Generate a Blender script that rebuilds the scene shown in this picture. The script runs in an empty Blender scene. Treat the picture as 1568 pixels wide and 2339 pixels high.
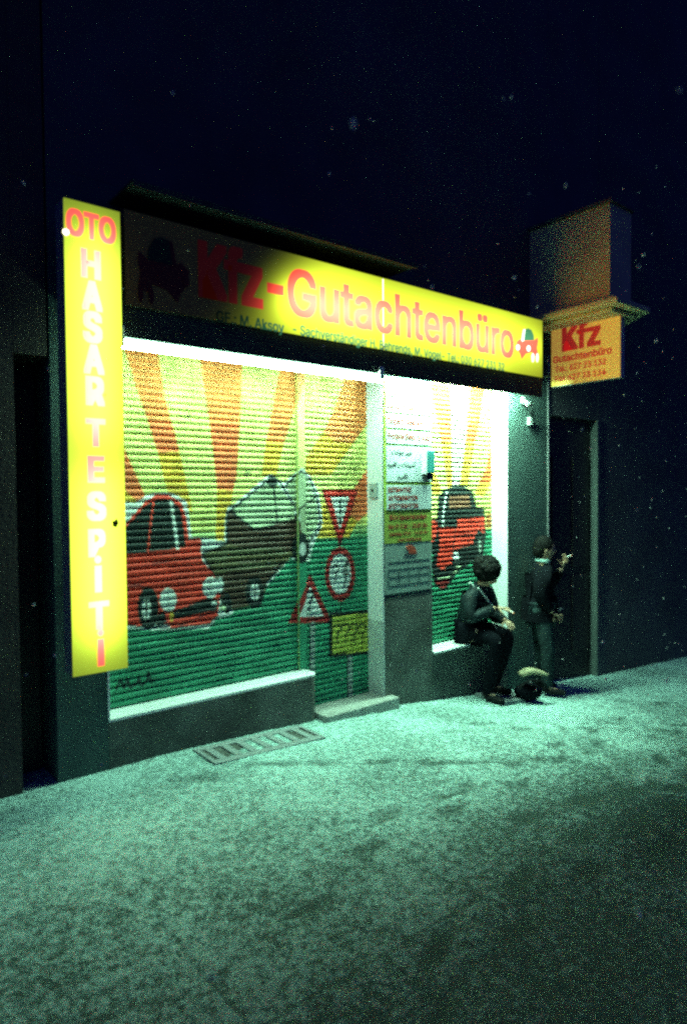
import bpy, bmesh, math, random
import numpy as np
from mathutils import Vector, Matrix, noise

random.seed(7)
rng = np.random.default_rng(7)
scene = bpy.context.scene
COL = scene.collection
PI = math.pi

# ------------------------------------------------------------------ camera
# Shop front = plane Y 0, X runs along the street, ground at the door = Z 0.
W0, H0, FPX = 1568.0, 2339.0, 1520.0
PITCH, YAW, ROLL = math.radians(1.616), math.radians(39.2), math.radians(-.493)
EYE = Vector((0, -4.3, 1.9))
FWD = Vector((math.sin(YAW) * math.cos(PITCH), math.cos(YAW) * math.cos(PITCH), -math.sin(PITCH)))
_r = Vector((math.cos(YAW), -math.sin(YAW), 0)); _u = _r.cross(FWD)
RGT = _r * math.cos(ROLL) + _u * math.sin(ROLL)
UPV = _u * math.cos(ROLL) - _r * math.sin(ROLL)
cd = bpy.data.cameras.new('camera'); cam = bpy.data.objects.new('camera', cd); COL.objects.link(cam)
M = Matrix.Identity(4)
for i in range(3):
    M[i][0], M[i][1], M[i][2], M[i][3] = RGT[i], UPV[i], -FWD[i], EYE[i]
cam.matrix_world = M
cd.sensor_width = 36; cd.sensor_fit = 'AUTO'; cd.lens = FPX / H0 * 36
cd.clip_start = .05; cd.clip_end = 500
scene.camera = cam
cd.dof.use_dof = True; cd.dof.focus_distance = 5.6; cd.dof.aperture_fstop = 1.6

# ------------------------------------------------------------------ world (night, no sun) and exposure
wd = bpy.data.worlds.new('World'); scene.world = wd; wd.use_nodes = True
bg = wd.node_tree.nodes['Background']
bg.inputs['Color'].default_value = (.07, .13, 1.0, 1); bg.inputs['Strength'].default_value = .12
vs = scene.view_settings
vs.view_transform = 'Standard'; vs.look = 'None'; vs.exposure = 0; vs.gamma = 1
scene.cycles.max_bounces = 6; scene.cycles.diffuse_bounces = 4
scene.cycles.sample_clamp_indirect = 4
scene.cycles.filter_width = 2.6
scene.cycles.use_denoising = False          # the sensor noise of a night picture stays

TUBE_COL = (.47, 1.0, .68)

def at(px, py, Y=0.0):
    d = FWD + RGT * ((px - W0 / 2) / FPX) - UPV * ((py - H0 / 2) / FPX)
    return EYE + d * ((Y - EYE.y) / d.y)
def atx(px, py, X):
    d = FWD + RGT * ((px - W0 / 2) / FPX) - UPV * ((py - H0 / 2) / FPX)
    return EYE + d * ((X - EYE.x) / d.x)

# ------------------------------------------------------------------ materials
def new_mat(name):
    m = bpy.data.materials.new(name); m.use_nodes = True
    nt = m.node_tree
    return m, nt, nt.nodes['Principled BSDF']

def mat(name, col, rough=.7, metal=0, var=.15, scale=6, bump=0, bscale=80, spec=.3, stretch=None):
    m, nt, b = new_mat(name)
    N, L = nt.nodes, nt.links
    b.inputs['Roughness'].default_value = rough; b.inputs['Metallic'].default_value = metal
    b.inputs['Specular IOR Level'].default_value = spec
    tc = N.new('ShaderNodeTexCoord')
    src = tc.outputs['Object']
    if stretch:
        mp = N.new('ShaderNodeMapping'); mp.inputs['Scale'].default_value = stretch
        L.new(src, mp.inputs['Vector']); src = mp.outputs['Vector']
    nz = N.new('ShaderNodeTexNoise'); nz.inputs['Scale'].default_value = scale; nz.inputs['Detail'].default_value = 8
    nz.inputs['Roughness'].default_value = .65
    L.new(src, nz.inputs['Vector'])
    mx = N.new('ShaderNodeMix'); mx.data_type = 'RGBA'
    mx.inputs['A'].default_value = tuple(c * (1 - var) for c in col) + (1,)
    mx.inputs['B'].default_value = tuple(min(1, c * (1 + var)) for c in col) + (1,)
    cr = N.new('ShaderNodeMapRange'); cr.inputs['From Min'].default_value = .35; cr.inputs['From Max'].default_value = .65
    L.new(nz.outputs['Fac'], cr.inputs['Value']); L.new(cr.outputs['Result'], mx.inputs['Factor'])
    L.new(mx.outputs['Result'], b.inputs['Base Color'])
    if bump:
        n2 = N.new('ShaderNodeTexNoise'); n2.inputs['Scale'].default_value = bscale; n2.inputs['Detail'].default_value = 6
        L.new(tc.outputs['Object'], n2.inputs['Vector'])
        bp = N.new('ShaderNodeBump'); bp.inputs['Strength'].default_value = bump; bp.inputs['Distance'].default_value = .01
        L.new(n2.outputs['Fac'], bp.inputs['Height']); L.new(bp.outputs['Normal'], b.inputs['Normal'])
    return m

def glow_mat(name, col, strength):
    m, nt, b = new_mat(name)
    b.inputs['Base Color'].default_value = (.8, .8, .8, 1)
    b.inputs['Emission Color'].default_value = col + (1,); b.inputs['Emission Strength'].default_value = strength
    return m

def backlit(name, col, refl, tubes, base=.0, fade=None):
    """Translucent sign sheet lit from inside by fluorescent tubes.
    tubes: (axis, a, b, centre, depth, strength) in world metres."""
    m, nt, b = new_mat(name)
    N, L = nt.nodes, nt.links
    b.inputs['Base Color'].default_value = refl + (1,); b.inputs['Roughness'].default_value = .45
    b.inputs['Specular IOR Level'].default_value = .2
    geo = N.new('ShaderNodeNewGeometry'); sep = N.new('ShaderNodeSeparateXYZ'); L.new(geo.outputs['Position'], sep.inputs[0])
    def mt(op, *a):
        n = N.new('ShaderNodeMath'); n.operation = op
        for i, v in enumerate(a):
            if isinstance(v, (int, float)): n.inputs[i].default_value = v
            else: L.new(v, n.inputs[i])
        return n.outputs[0]
    total = base
    for axis, a, bb, c, d, s in tubes:
        u, v = (sep.outputs['X'], sep.outputs['Z']) if axis == 'x' else (sep.outputs['Z'], sep.outputs['X'])
        dv = mt('SUBTRACT', v, c)
        h2 = mt('ADD', mt('MULTIPLY', dv, dv), d * d)
        def arm(p):
            return mt('DIVIDE', p, mt('SQRT', mt('ADD', mt('MULTIPLY', p, p), h2)))
        t = mt('ADD', arm(mt('SUBTRACT', bb, u)), arm(mt('SUBTRACT', u, a)))
        k = mt('MULTIPLY', mt('DIVIDE', t, h2), s * d * d * .5)
        total = mt('ADD', k, total) if not isinstance(total, (int, float)) else mt('ADD', k, float(total))
    if fade:      # the left compartment's tube is dead: light only leaks past the partition
        n = N.new('ShaderNodeMapRange'); n.interpolation_type = 'SMOOTHSTEP'
        n.inputs['From Min'].default_value, n.inputs['From Max'].default_value = fade
        L.new(mt('ADD', sep.outputs['X'], mt('MULTIPLY', mt('SUBTRACT', sep.outputs['Z'], tubes[0][3]), -1.0)), n.inputs['Value']); sm = n.outputs['Result']
        total = mt('ADD', base, mt('MULTIPLY', total, mt('MULTIPLY', sm, sm)))
    b.inputs['Emission Color'].default_value = col + (1,)
    L.new(total, b.inputs['Emission Strength'])
    return m

# ------------------------------------------------------------------ mesh helpers
def link(name, me, material=None, parent=None):
    o = bpy.data.objects.new(name, me); COL.objects.link(o)
    if material: me.materials.append(material)
    if parent: o.parent = parent
    return o
def tag(o, label=None, cat=None, group=None, kind=None):
    if label: o['label'] = label
    if cat: o['category'] = cat
    if group: o['group'] = group
    if kind: o['kind'] = kind
    return o
def thing(name, label, cat, loc=(0, 0, 0), rz=0, group=None):
    o = bpy.data.objects.new(name, None); COL.objects.link(o)
    o.location = loc; o.rotation_euler = (0, 0, rz); o.empty_display_size = .1
    return tag(o, label, cat, group)

class MB:
    def __init__(s): s.v = []; s.f = []
    def add(s, vs, fs):
        b = len(s.v); s.v += [tuple(v) for v in vs]; s.f += [tuple(i + b for i in f) for f in fs]; return s
    def box(s, x0, x1, y0, y1, z0, z1):
        vs = [(x, y, z) for z in (z0, z1) for y in (y0, y1) for x in (x0, x1)]
        return s.add(vs, [(0, 2, 3, 1), (4, 5, 7, 6), (0, 1, 5, 4), (2, 6, 7, 3), (0, 4, 6, 2), (1, 3, 7, 5)])
    def quad(s, a, b, c, d): return s.add([a, b, c, d], [(0, 1, 2, 3)])
    def tube(s, p, q, r, r2=None, n=12):
        p, q = Vector(p), Vector(q); r2 = r if r2 is None else r2
        d = (q - p).normalized(); a = d.orthogonal().normalized(); b = d.cross(a)
        vs = []
        for c, rr in ((p, r), (q, r2)):
            for i in range(n):
                t = 2 * PI * i / n; vs.append(c + (a * math.cos(t) + b * math.sin(t)) * rr)
        fs = [(i, (i + 1) % n, n + (i + 1) % n, n + i) for i in range(n)]
        fs += [tuple(range(n - 1, -1, -1)), tuple(range(n, 2 * n))]
        return s.add(vs, fs)
    def prism(s, pts, y0, y1):
        """polygon pts (x,z) extruded between y0 (front) and y1"""
        n = len(pts)
        vs = [(x, y0, z) for x, z in pts] + [(x, y1, z) for x, z in pts]
        fs = [tuple(range(n)), tuple(range(2 * n - 1, n - 1, -1))]
        fs += [(i, n + i, n + (i + 1) % n, (i + 1) % n) for i in range(n)]
        return s.add(vs, fs)
    def ell(s, c, r, n=16, m=10, jit=0):
        c = Vector(c); vs = []; fs = []
        for j in range(1, m):
            ph = PI * j / m
            for i in range(n):
                t = 2 * PI * i / n; k = 1 + (random.uniform(-jit, jit) if jit else 0)
                vs.append((c.x + k * r[0] * math.sin(ph) * math.cos(t), c.y + k * r[1] * math.sin(ph) * math.sin(t), c.z + k * r[2] * math.cos(ph)))
        top = len(vs); vs += [(c.x, c.y, c.z + r[2]), (c.x, c.y, c.z - r[2])]
        for j in range(m - 2):
            for i in range(n): fs.append((j * n + i, (j + 1) * n + i, (j + 1) * n + (i + 1) % n, j * n + (i + 1) % n))
        for i in range(n):
            fs.append((top, i, (i + 1) % n)); fs.append((top + 1, (m - 2) * n + (i + 1) % n, (m - 2) * n + i))
        return s.add(vs, fs)
    def build(s, name, material=None, parent=None, bevel=0, smooth=False, fixn=True, seg=2):
        me = bpy.data.meshes.new(name); me.from_pydata(s.v, [], s.f); me.update()
        if fixn or bevel:
            bm = bmesh.new(); bm.from_mesh(me); bmesh.ops.recalc_face_normals(bm, faces=bm.faces)
            if bevel:
                es = [e for e in bm.edges if len(e.link_faces) == 2 and e.calc_face_angle(0) > .6]
                bmesh.ops.bevel(bm, geom=es, offset=bevel, segments=seg, profile=.5, affect='EDGES', clamp_overlap=True)
            bm.to_mesh(me); bm.free()
        if smooth:
            for p in me.polygons: p.use_smooth = True
        return link(name, me, material, parent)

import os
try:
    FONT = bpy.data.fonts.load(os.path.join(bpy.utils.system_resource('DATAFILES'), 'fonts', 'Inter.woff2'))
except Exception:
    FONT = None
def text_raw(body, bold=0.0, spacing=1.0):
    cu = bpy.data.curves.new('txt', 'FONT'); cu.body = body; cu.resolution_u = 4
    cu.space_character = spacing
    if FONT and all(ord(c) < 0x600 for c in body): cu.font = FONT
    cu.fill_mode = 'BOTH'
    ob = bpy.data.objects.new('txt', cu); COL.objects.link(ob)
    dg = bpy.context.evaluated_depsgraph_get(); dg.update()
    me = bpy.data.meshes.new_from_object(ob.evaluated_get(dg))
    v = np.array([tuple(x.co) for x in me.vertices]) if len(me.vertices) else np.zeros((0, 3))
    f = [tuple(p.vertices) for p in me.polygons]
    if bold and len(v):     # heavier strokes: the glyph sheet repeated round a small circle, each a hair behind the last
        n = len(v); vs, fs = [], []
        for k in range(9):
            d = ((-1, -1), (-1, 1), (1, -1), (1, 1), (-1, 0), (1, 0), (0, -1), (0, 1), (0, 0))[k]; d = (d[0] * bold, d[1] * bold * .6)
            vs.append(v + np.array([d[0], d[1], .0001 * k])); fs += [tuple(i + k * n for i in q) for q in f]
        v, f = np.vstack(vs), fs
    bpy.data.objects.remove(ob); bpy.data.curves.remove(cu); bpy.data.meshes.remove(me)
    return v, f
_cap = {}
def lettering(body, x0, x1, zb, zt, place, material, parent, bold=.02, spacing=1.0, name='lettering', fitbox=False, back=(0, 1, 0)):
    """text squeezed to x0..x1, baseline zb, cap height zt; place(u, z) -> world point"""
    v, f = text_raw(body, bold, spacing)
    if not len(v): return None
    if bold not in _cap: _cap[bold] = text_raw('H', bold)[0]
    h = _cap[bold]
    lo, hi = (v[:, 1].min(), v[:, 1].max()) if fitbox else (h[:, 1].min(), h[:, 1].max())
    u = x0 + (v[:, 0] - v[:, 0].min()) / (v[:, 0].max() - v[:, 0].min()) * (x1 - x0)
    z = zb + (v[:, 1] - lo) / (hi - lo) * (zt - zb)
    me = bpy.data.meshes.new(name); me.from_pydata([tuple(Vector(place(a, b)) + Vector(back) * c) for a, b, c in zip(u, z, v[:, 2])], [], f); me.update()
    return link(name, me, material, parent)

# ------------------------------------------------------------------ ground
GX = [-60, -2, 1.2, 2.2, 3.2, 4.0, 5.7, 7.5, 10, 16, 60]
GZ = [.2, .12, .11, .11, .055, .005, -.185, -.36, -.52, -.9, -1.2]
def gz(x): return float(np.interp(x, GX, GZ))
# smooth profile
_gx = np.linspace(-60, 60, 2401); _gzv = np.interp(_gx, GX, GZ)
_gzv = np.convolve(np.pad(_gzv, 10, mode='edge'), np.ones(21) / 21, mode='valid')
def gz(x): return float(np.interp(x, _gx, _gzv))

def ground():
    xs = np.concatenate([np.linspace(-60, -2.5, 14), np.arange(-2.4, 9.6, .035), np.linspace(9.8, 16, 24), np.linspace(17, 60, 14)])
    ys = np.concatenate([np.linspace(-60, -6, 14), np.arange(-5.6, .02, .035), np.linspace(.1, 1.6, 5), np.linspace(3, 30, 6)])
    # footprints: pairs of soles along three walks
    prints = []
    for (x0, y0, ang, n) in ((4.0, -.7, -.35, 13), (2.2, -1.7, .08, 12), (5.0, -1.2, -2.3, 9), (3.4, -2.6, .3, 9), (6.2, -.9, -.1, 7), (1.6,-2.7,.25,7)):
        x, y = x0, y0
        for i in range(n):
            s = .09 * (1 if i % 2 else -1)
            prints.append((x - math.sin(ang) * s, y + math.cos(ang) * s, ang + random.uniform(-.2, .2), random.uniform(.45, 1)))
            x += math.cos(ang) * .33; y += math.sin(ang) * .33; ang += random.uniform(-.09, .09)
    X, Y = np.meshgrid(xs, ys)
    worn = np.zeros_like(X)
    for (px, py, a, k) in prints:
        dx, dy = X - px, Y - py
        u = dx * math.cos(a) + dy * math.sin(a); v = -dx * math.sin(a) + dy * math.cos(a)
        w = np.clip(1.5 - np.hypot(u / .15, v / (.052 - .015 * np.clip(u / .15, -1, 1))) * 1.2, 0, 1)
        worn = np.maximum(worn, w * k * .7)
    # scuffed tracks across the snow
    def onground(px, py):
        d = FWD + RGT * ((px - W0 / 2) / FPX) - UPV * ((py - H0 / 2) / FPX)
        t = (-.03 - EYE.z) / d.z; return EYE + d * t
    for pts, wid, k in ((((985, 1865), (1050, 1842), (1108, 1820)), .022, .8), (((545, 1792), (640, 1786), (760, 1776), (960, 1768), (1120, 1752), (1300, 1738)), .05, .75), (((670, 2162), (750, 2125), (830, 2077)), .022, .9), (((400, 1835), (470, 1822), (560, 1812)), .07, .6), (((1180, 1905), (1300, 1860), (1420, 1822), (1560, 1790)), .06, .7), (((180, 1790), (300, 1752), (420, 1722)), .05, .6)):
        P_ = [onground(*q) for q in pts]
        for a, b in zip(P_[:-1], P_[1:]):
            dx, dy = b.x - a.x, b.y - a.y; l2 = dx * dx + dy * dy
            t = np.clip(((X - a.x) * dx + (Y - a.y) * dy) / l2, 0, 1)
            dist = np.hypot(X - a.x - t * dx, Y - a.y - t * dy) + .03 * np.sin(X * 17 + Y * 11) * np.sin(X * 5.3 - Y * 23) * (wid > .03)
            worn = np.maximum(worn, np.clip(1.4 - dist / wid, 0, 1) * k * (.55 + .45 * np.sin(X * 13.1 + 2 * np.sin(Y * 9.7))))
    Z = np.interp(X, _gx, _gzv)
    vs = []
    for j in range(len(ys)):
        for i in range(len(xs)):
            x, y = xs[i], ys[j]; z = Z[j, i]
            if -2.5 < x < 9.8 and -5.7 < y:
                n = noise.fractal(Vector((x * 9, y * 9, 0)), 1, 2, 3); n2 = noise.noise(Vector((x * 2.3, y * 2.3, 5)))
                z += .0045 * n + .006 * n2 - .010 * worn[j, i]
            vs.append((x, y, z))
    nx = len(xs)
    fs = [(j * nx + i, j * nx + i + 1, (j + 1) * nx + i + 1, (j + 1) * nx + i) for j in range(len(ys) - 1) for i in range(nx - 1)]
    me = bpy.data.meshes.new('pavement'); me.from_pydata(vs, [], fs); me.update()
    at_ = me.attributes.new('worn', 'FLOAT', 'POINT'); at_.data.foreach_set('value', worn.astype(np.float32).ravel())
    for p in me.polygons: p.use_smooth = True
    m, nt, b = new_mat('trodden_snow')
    N, L = nt.nodes, nt.links
    tc = N.new('ShaderNodeTexCoord')
    def nz(scale, detail=6, rough=.6, stretch=None):
        n = N.new('ShaderNodeTexNoise'); n.inputs['Scale'].default_value = scale; n.inputs['Detail'].default_value = detail; n.inputs['Roughness'].default_value = rough
        if stretch:
            mp = N.new('ShaderNodeMapping'); mp.inputs['Scale'].default_value = stretch; mp.inputs['Rotation'].default_value = (0, 0, .5)
            L.new(tc.outputs['Object'], mp.inputs['Vector']); L.new(mp.outputs['Vector'], n.inputs['Vector'])
        else: L.new(tc.outputs['Object'], n.inputs['Vector'])
        return n.outputs['Fac']
    def mt(op, *a):
        n = N.new('ShaderNodeMath'); n.operation = op
        for i, v in enumerate(a):
            if isinstance(v, (int, float)): n.inputs[i].default_value = v
            else: L.new(v, n.inputs[i])
        return n.outputs[0]
    def mr(v, a, bb, c=0, d=1):
        n = N.new('ShaderNodeMapRange'); n.inputs['From Min'].default_value = a; n.inputs['From Max'].default_value = bb
        n.inputs['To Min'].default_value = c; n.inputs['To Max'].default_value = d
        L.new(v, n.inputs['Value']); return n.outputs['Result']
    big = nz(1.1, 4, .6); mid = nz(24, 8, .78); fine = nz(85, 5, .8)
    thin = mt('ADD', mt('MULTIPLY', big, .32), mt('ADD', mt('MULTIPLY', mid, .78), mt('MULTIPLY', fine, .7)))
    bare_and_dim = mr(thin, .72, .95, 1, 0)                       # 1 = wet stone shows
    # towards the roadway: slush and wet stone, plus light falloff darkened into the colour
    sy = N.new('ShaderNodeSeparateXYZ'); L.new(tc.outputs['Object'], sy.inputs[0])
    bare_and_dim = mt('ADD', mt('MULTIPLY', bare_and_dim, 1.0), mt('MULTIPLY', mr(sy.outputs['Y'], -.9, -2.75, 0, 1), mr(thin, .7, 1.1, 1, .62)))
    bk = N.new('ShaderNodeTexBrick'); bk.inputs['Scale'].default_value = 1; bk.inputs['Brick Width'].default_value = 1.15; bk.inputs['Row Height'].default_value = .8
    bk.inputs['Mortar Size'].default_value = .014; bk.inputs['Mortar Smooth'].default_value = .6
    wv = N.new('ShaderNodeVectorMath'); wv.operation = 'ADD'
    wn = N.new('ShaderNodeTexNoise'); wn.inputs['Scale'].default_value = 6
    ws = N.new('ShaderNodeVectorMath'); ws.operation = 'SCALE'; ws.inputs['Scale'].default_value = .05
    L.new(tc.outputs['Object'], wn.inputs['Vector']); L.new(wn.outputs['Color'], ws.inputs[0]); L.new(ws.outputs['Vector'], wv.inputs[0]); L.new(tc.outputs['Object'], wv.inputs[1]); L.new(wv.outputs['Vector'], bk.inputs['Vector'])
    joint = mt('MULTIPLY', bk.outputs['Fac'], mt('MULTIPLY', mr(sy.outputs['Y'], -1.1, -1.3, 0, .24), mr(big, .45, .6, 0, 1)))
    bare_and_dim = mt('ADD', bare_and_dim, joint)
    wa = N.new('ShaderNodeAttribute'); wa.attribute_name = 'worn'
    bare_and_dim = mt('MINIMUM', 1.0, mt('ADD', bare_and_dim, mt('MULTIPLY', wa.outputs['Fac'], mr(mid, .3, .6, .45, 1))))
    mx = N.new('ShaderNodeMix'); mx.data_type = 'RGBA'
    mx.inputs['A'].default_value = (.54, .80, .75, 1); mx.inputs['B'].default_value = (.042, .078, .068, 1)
    L.new(bare_and_dim, mx.inputs['Factor']); L.new(mx.outputs['Result'], b.inputs['Base Color'])
    L.new(mr(bare_and_dim, 0, 1, .85, .5), b.inputs['Roughness']); b.inputs['Specular IOR Level'].default_value = .2
    # small cobbles under the snow along the house
    vo = N.new('ShaderNodeTexVoronoi'); vo.feature = 'DISTANCE_TO_EDGE'; vo.inputs['Scale'].default_value = 13
    L.new(tc.outputs['Object'], vo.inputs['Vector'])
    sep = N.new('ShaderNodeSeparateXYZ'); L.new(tc.outputs['Object'], sep.inputs[0])
    cob = mt('MULTIPLY', mr(vo.outputs['Distance'], 0, .12), mr(sep.outputs['Y'], -1.5, -.7, 0, .5))
    hgt = mt('ADD', mt('MULTIPLY', fine, .8), mt('ADD', mt('MULTIPLY', mid, .9), mt('SUBTRACT', cob, mt('MULTIPLY', bare_and_dim, .6))))
    bp = N.new('ShaderNodeBump'); bp.inputs['Strength'].default_value = .8; bp.inputs['Distance'].default_value = .012
    L.new(hgt, bp.inputs['Height']); L.new(bp.outputs['Normal'], b.inputs['Normal'])
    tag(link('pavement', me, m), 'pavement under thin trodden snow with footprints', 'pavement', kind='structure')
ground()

# ------------------------------------------------------------------ shop building
m_wall = mat('render_grey', (.060, .098, .092), .85, var=.18, scale=3, bump=.5, bscale=60)
m_upper = mat('render_upper', (.085, .085, .09), .9, var=.2, scale=1.5, bump=.4, bscale=50)
m_low = mat('plinth_paint', (.10, .108, .098), .8, var=.4, scale=3, bump=.5, bscale=70)
m_white = mat('white_paint', (.84, .85, .84), .6, var=.04, scale=5, bump=.1, bscale=60)
m_offw = mat('weathered_white_paint', (.50, .53, .52), .65, var=.12, scale=5, bump=.15, bscale=60)
m_dark = mat('dark_casing', (.06, .066, .06), .7, spec=.1, var=.2, scale=8)
m_zinc = mat('zinc', (.42, .43, .42), .5, .3, var=.15, scale=20)
m_steel = mat('steel', (.33, .34, .34), .45, .6, var=.2, scale=30)
m_black = mat('black_plastic', (.02, .021, .023), .4, var=.1)
m_conc = mat('concrete', (.34, .34, .32), .9, var=.2, scale=12, bump=.6, bscale=90)
m_wood = mat('dark_door_wood', (.035, .03, .028), .55, var=.3, scale=4, stretch=(14, 1, 1))

XL, XD, XP = 1.52, 3.955, 4.0               # left jamb, door reveal, pillar
X2a, X2b, XE = at(985, 1200, 0).x, 5.715, 6.43
XS = at(726, 1545, 0).x                     # right end of the low wall
ZS1 = .43                                   # sill heights
ZS2 = at(992, 1487, 0).z
ZTOP = 3.05
RB = .2                                     # recess depth
bld = thing('shop_building', 'dark rendered street house with graffiti painted shutters lit by tubes at the shop front', 'building', (0, 0, 0))
XDOOR = at(1364, 1300, 0).x

w = MB()
w.box(at(132, 1700, 0).x, XL, 0, .5, -.2, 3.05)             # left pier
w.box(XD, X2a, 0, .5, -.6, ZTOP)                          # middle pier
w.box(X2b, XE, 0, .5, -.9, ZTOP)                          # right pier
w.box(at(132, 1700, 0).x, XE, .001, .5, ZTOP, 3.9)           # lintel
w.build('ground_floor_wall', m_wall, bld)
w = MB(); w.box(at(132, 1700, 0).x, XE, 0.002, .5, 3.902, 11); w.box(XE + .002, XDOOR, .002, .5, 2.75, 11); w.box(XDOOR + .002, 30, 0, .5, -2, 11)
w.build('upper_wall', m_upper, bld)
w = MB(); w.box(-.2, 30, .52, .7, 0, 11); w.box(XL, X2b + .1, .3, .5, -.5, 3.3)
w.build('rear_wall', m_dark, bld)

# low wall with rounded corner under the display shutter, and the two window sills
def low_wall(x0, x1, z0, z1, round_r):
    pts = [(x0, 0), (x1 - round_r, 0)] + [(x1 - round_r + round_r * math.sin(t), round_r - round_r * math.cos(t)) for t in np.linspace(.2, PI / 2, 6)] + [(x1, RB + .06), (x0, RB + .06)]
    n = len(pts); vs = [(x, y, z0) for x, y in pts] + [(x, y, z1) for x, y in pts]
    return MB().add(vs, [tuple(range(n)), tuple(range(n, 2 * n))] + [(i, (i + 1) % n, n + (i + 1) % n, n + i) for i in range(n)])
low_wall(XL + .003, XS, -.2, ZS1 - .012, .07).build('low_wall', m_low, bld)
low_wall(XL + .003, XS + .004, ZS1 - .011, ZS1 + .006, .07).build('window_sill', m_white, bld)
MB().box(X2a + .003, X2b - .003, 0.002, RB + .06, -.6, ZS2 - .022).build('low_wall', m_low, bld)
MB().box(X2a + .004, X2b - .004, -.035, RB + .05, ZS2 - .02, ZS2).build('window_sill', m_white, bld, bevel=.004)
# painted reveals (upper white, lower worn)
for xr, zlo in ((XD, -.05), (X2b, ZS2 + .001)):
    zc = at(850, 1418, .1).z if xr == XD else ZS2 + .002
    MB().box(xr - .012, xr + .001, -.004, RB + .06, zc, ZTOP - .02).build('window_reveal', m_white, bld)
    if xr == XD: MB().box(xr - .014, xr + .001, -.006, RB + .06, zlo, zc - .001).build('window_reveal', m_offw, bld)
MB().box(XL - .001, XL + .012, -.003, RB + .06, ZS1 + .01, ZTOP - .02).build('window_reveal', m_white, bld)
# dado: slightly proud darker paint on the middle pier
zd = at(878, 1366, 0).z
MB().box(XD + .002, X2a - .002, -.006, .01, -.5, zd).build('dado', m_low, bld)
# door step
MB().box(XS + .01, XD + .09, -.10, RB + .1, -.2, at(800, 1612, 0).z).build('door_step', m_conc, bld, bevel=.006)
# ledge above the shop sign
lx0, lx1 = at(262, 415, -.1).x, at(950, 622, -.36).x
lz = at(950, 618, -.30).z
w = MB(); w.box(lx0, lx1, -.385, -.002, lz, lz + .018); w.box(lx0 + .01, lx1 - .01, -.385, -.375, lz - .02, lz - .001)
w.build('ledge', m_dark, bld)
# shutter casing / fascia under the sign
CZ = at(872, 855, -.25).z                                   # bottom of front lip
cx0, cx1 = at(283, 785, -.25).x - .25, at(1236, 890, -.25).x
w = MB(); w.box(cx0, cx1, -.235, -.001, 3.04, 3.14); w.box(cx0, cx1, -.255, -.236, CZ, 3.14)
w.build('shutter_casing', m_dark, bld)
# solid balcony above the projecting sign
BX = 6.10
m_bay = mat('bay_render', (.62, .54, .30), .9, var=.1, scale=2, bump=.3, bscale=50)
by1 = atx(1392, 600, BX).y
zb = atx(1392, 690, BX).z
def canted(k, z0, z1):
    pts = [(BX - k, -.002), (BX - k, by1 - k), (BX + .40 + k * .5, by1 - k), (BX + 1.1 + k, -.002)]
    return MB().add([(x, y, z) for z in (z0, z1) for x, y in pts], [(0, 1, 2, 3), (4, 5, 6, 7)] + [(i, (i + 1) % 4, 4 + (i + 1) % 4, 4 + i) for i in range(4)])
zt_ = atx(1392, 462, BX).z
bay = canted(0, zb, zt_).build('balcony', m_bay, bld)
canted(.03, zt_ + .001, zt_ + .04).build('coping', m_upper, bay, bevel=.006)
w = MB()
for k_, za, zz in ((.16, -.06, -.004), (.10, -.003, .03), (.05, -.10, -.061)):
    q_ = canted(k_, zb + za, zb + zz); w.add(q_.v, q_.f)
w.build('cornice', m_bay, bay, bevel=.012)
# house entrance right of the shop
MB().box(XE + .16, XDOOR - .002, .085, .15, -.9, 2.75).build('entrance_door', m_wood, bld)
ed = bld.children[-1]
for k in range(2):
    for (z0, z1) in ((.0, .9), (1.0, 2.3)):
        xa = XE + .2 + k * .42
        MB().box(xa, xa + .34, .07, .086, z0, z1).build('door_panel', m_wood, ed, bevel=.006)
w = MB(); w.tube((XE + .22, .06, .55), (XE + .22, .02, .55), .012); w.tube((XE + .22, .02, .55), (XE + .33, .02, .55), .011)
w.build('handle', m_steel, ed, smooth=True)
MB().box(XDOOR - .03, XDOOR + .012, -.012, .12, -.9, 2.75).build('door_jamb', mat('jamb_paint', (.09, .11, .105), .5, var=.1), bld)
MB().box(XE - .004, XE + .014, -.012, .1, -.9, 3.4).build('corner_trim', m_steel, bld)

# ------------------------------------------------------------------ painted roller shutters
def Z3(x, y): return (257.8 + x * .39047, 773.4 + y * .39047)
def Z4(x, y): return (257.8 + x * .39047, 1031.2 + y * .39047)
def Z5(x, y): return (825 + x * .2838, 850.8 + y * .2838)
def pl(T, *pts):
    return np.array([[(lambda q: (q.x, q.z))(at(*T(*p), RB))] for p in pts]).reshape(-1, 2)
def el(T, c, rx, ry, n=28):
    return pl(T, *[(c[0] + rx * math.cos(2 * PI * i / n), c[1] + ry * math.sin(2 * PI * i / n)) for i in range(n)])
def strokes(T, width, *pts):
    P = pl(T, *pts); out = []
    for a, b in zip(P[:-1], P[1:]):
        d = b - a; n = np.array([-d[1], d[0]]) / (np.hypot(*d) + 1e-9) * width / 2; e = d / (np.hypot(*d) + 1e-9) * width * .3
        out.append(np.array([a + n - e, b + n + e, b - n + e, a - n - e]))
    return out
def question(T, x, y, h, w=.014):
    s = h / 10
    return strokes(T, w, (x - 2 * s, y - 3 * s), (x - 1.2 * s, y - 4.8 * s), (x + .8 * s, y - 5 * s), (x + 1.9 * s, y - 3.4 * s), (x + 1.2 * s, y - 1.4 * s), (x, y), (x, y + 1.8 * s)) + strokes(T, w * 1.1, (x, y + 3.2 * s), (x, y + 4.2 * s))

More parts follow.
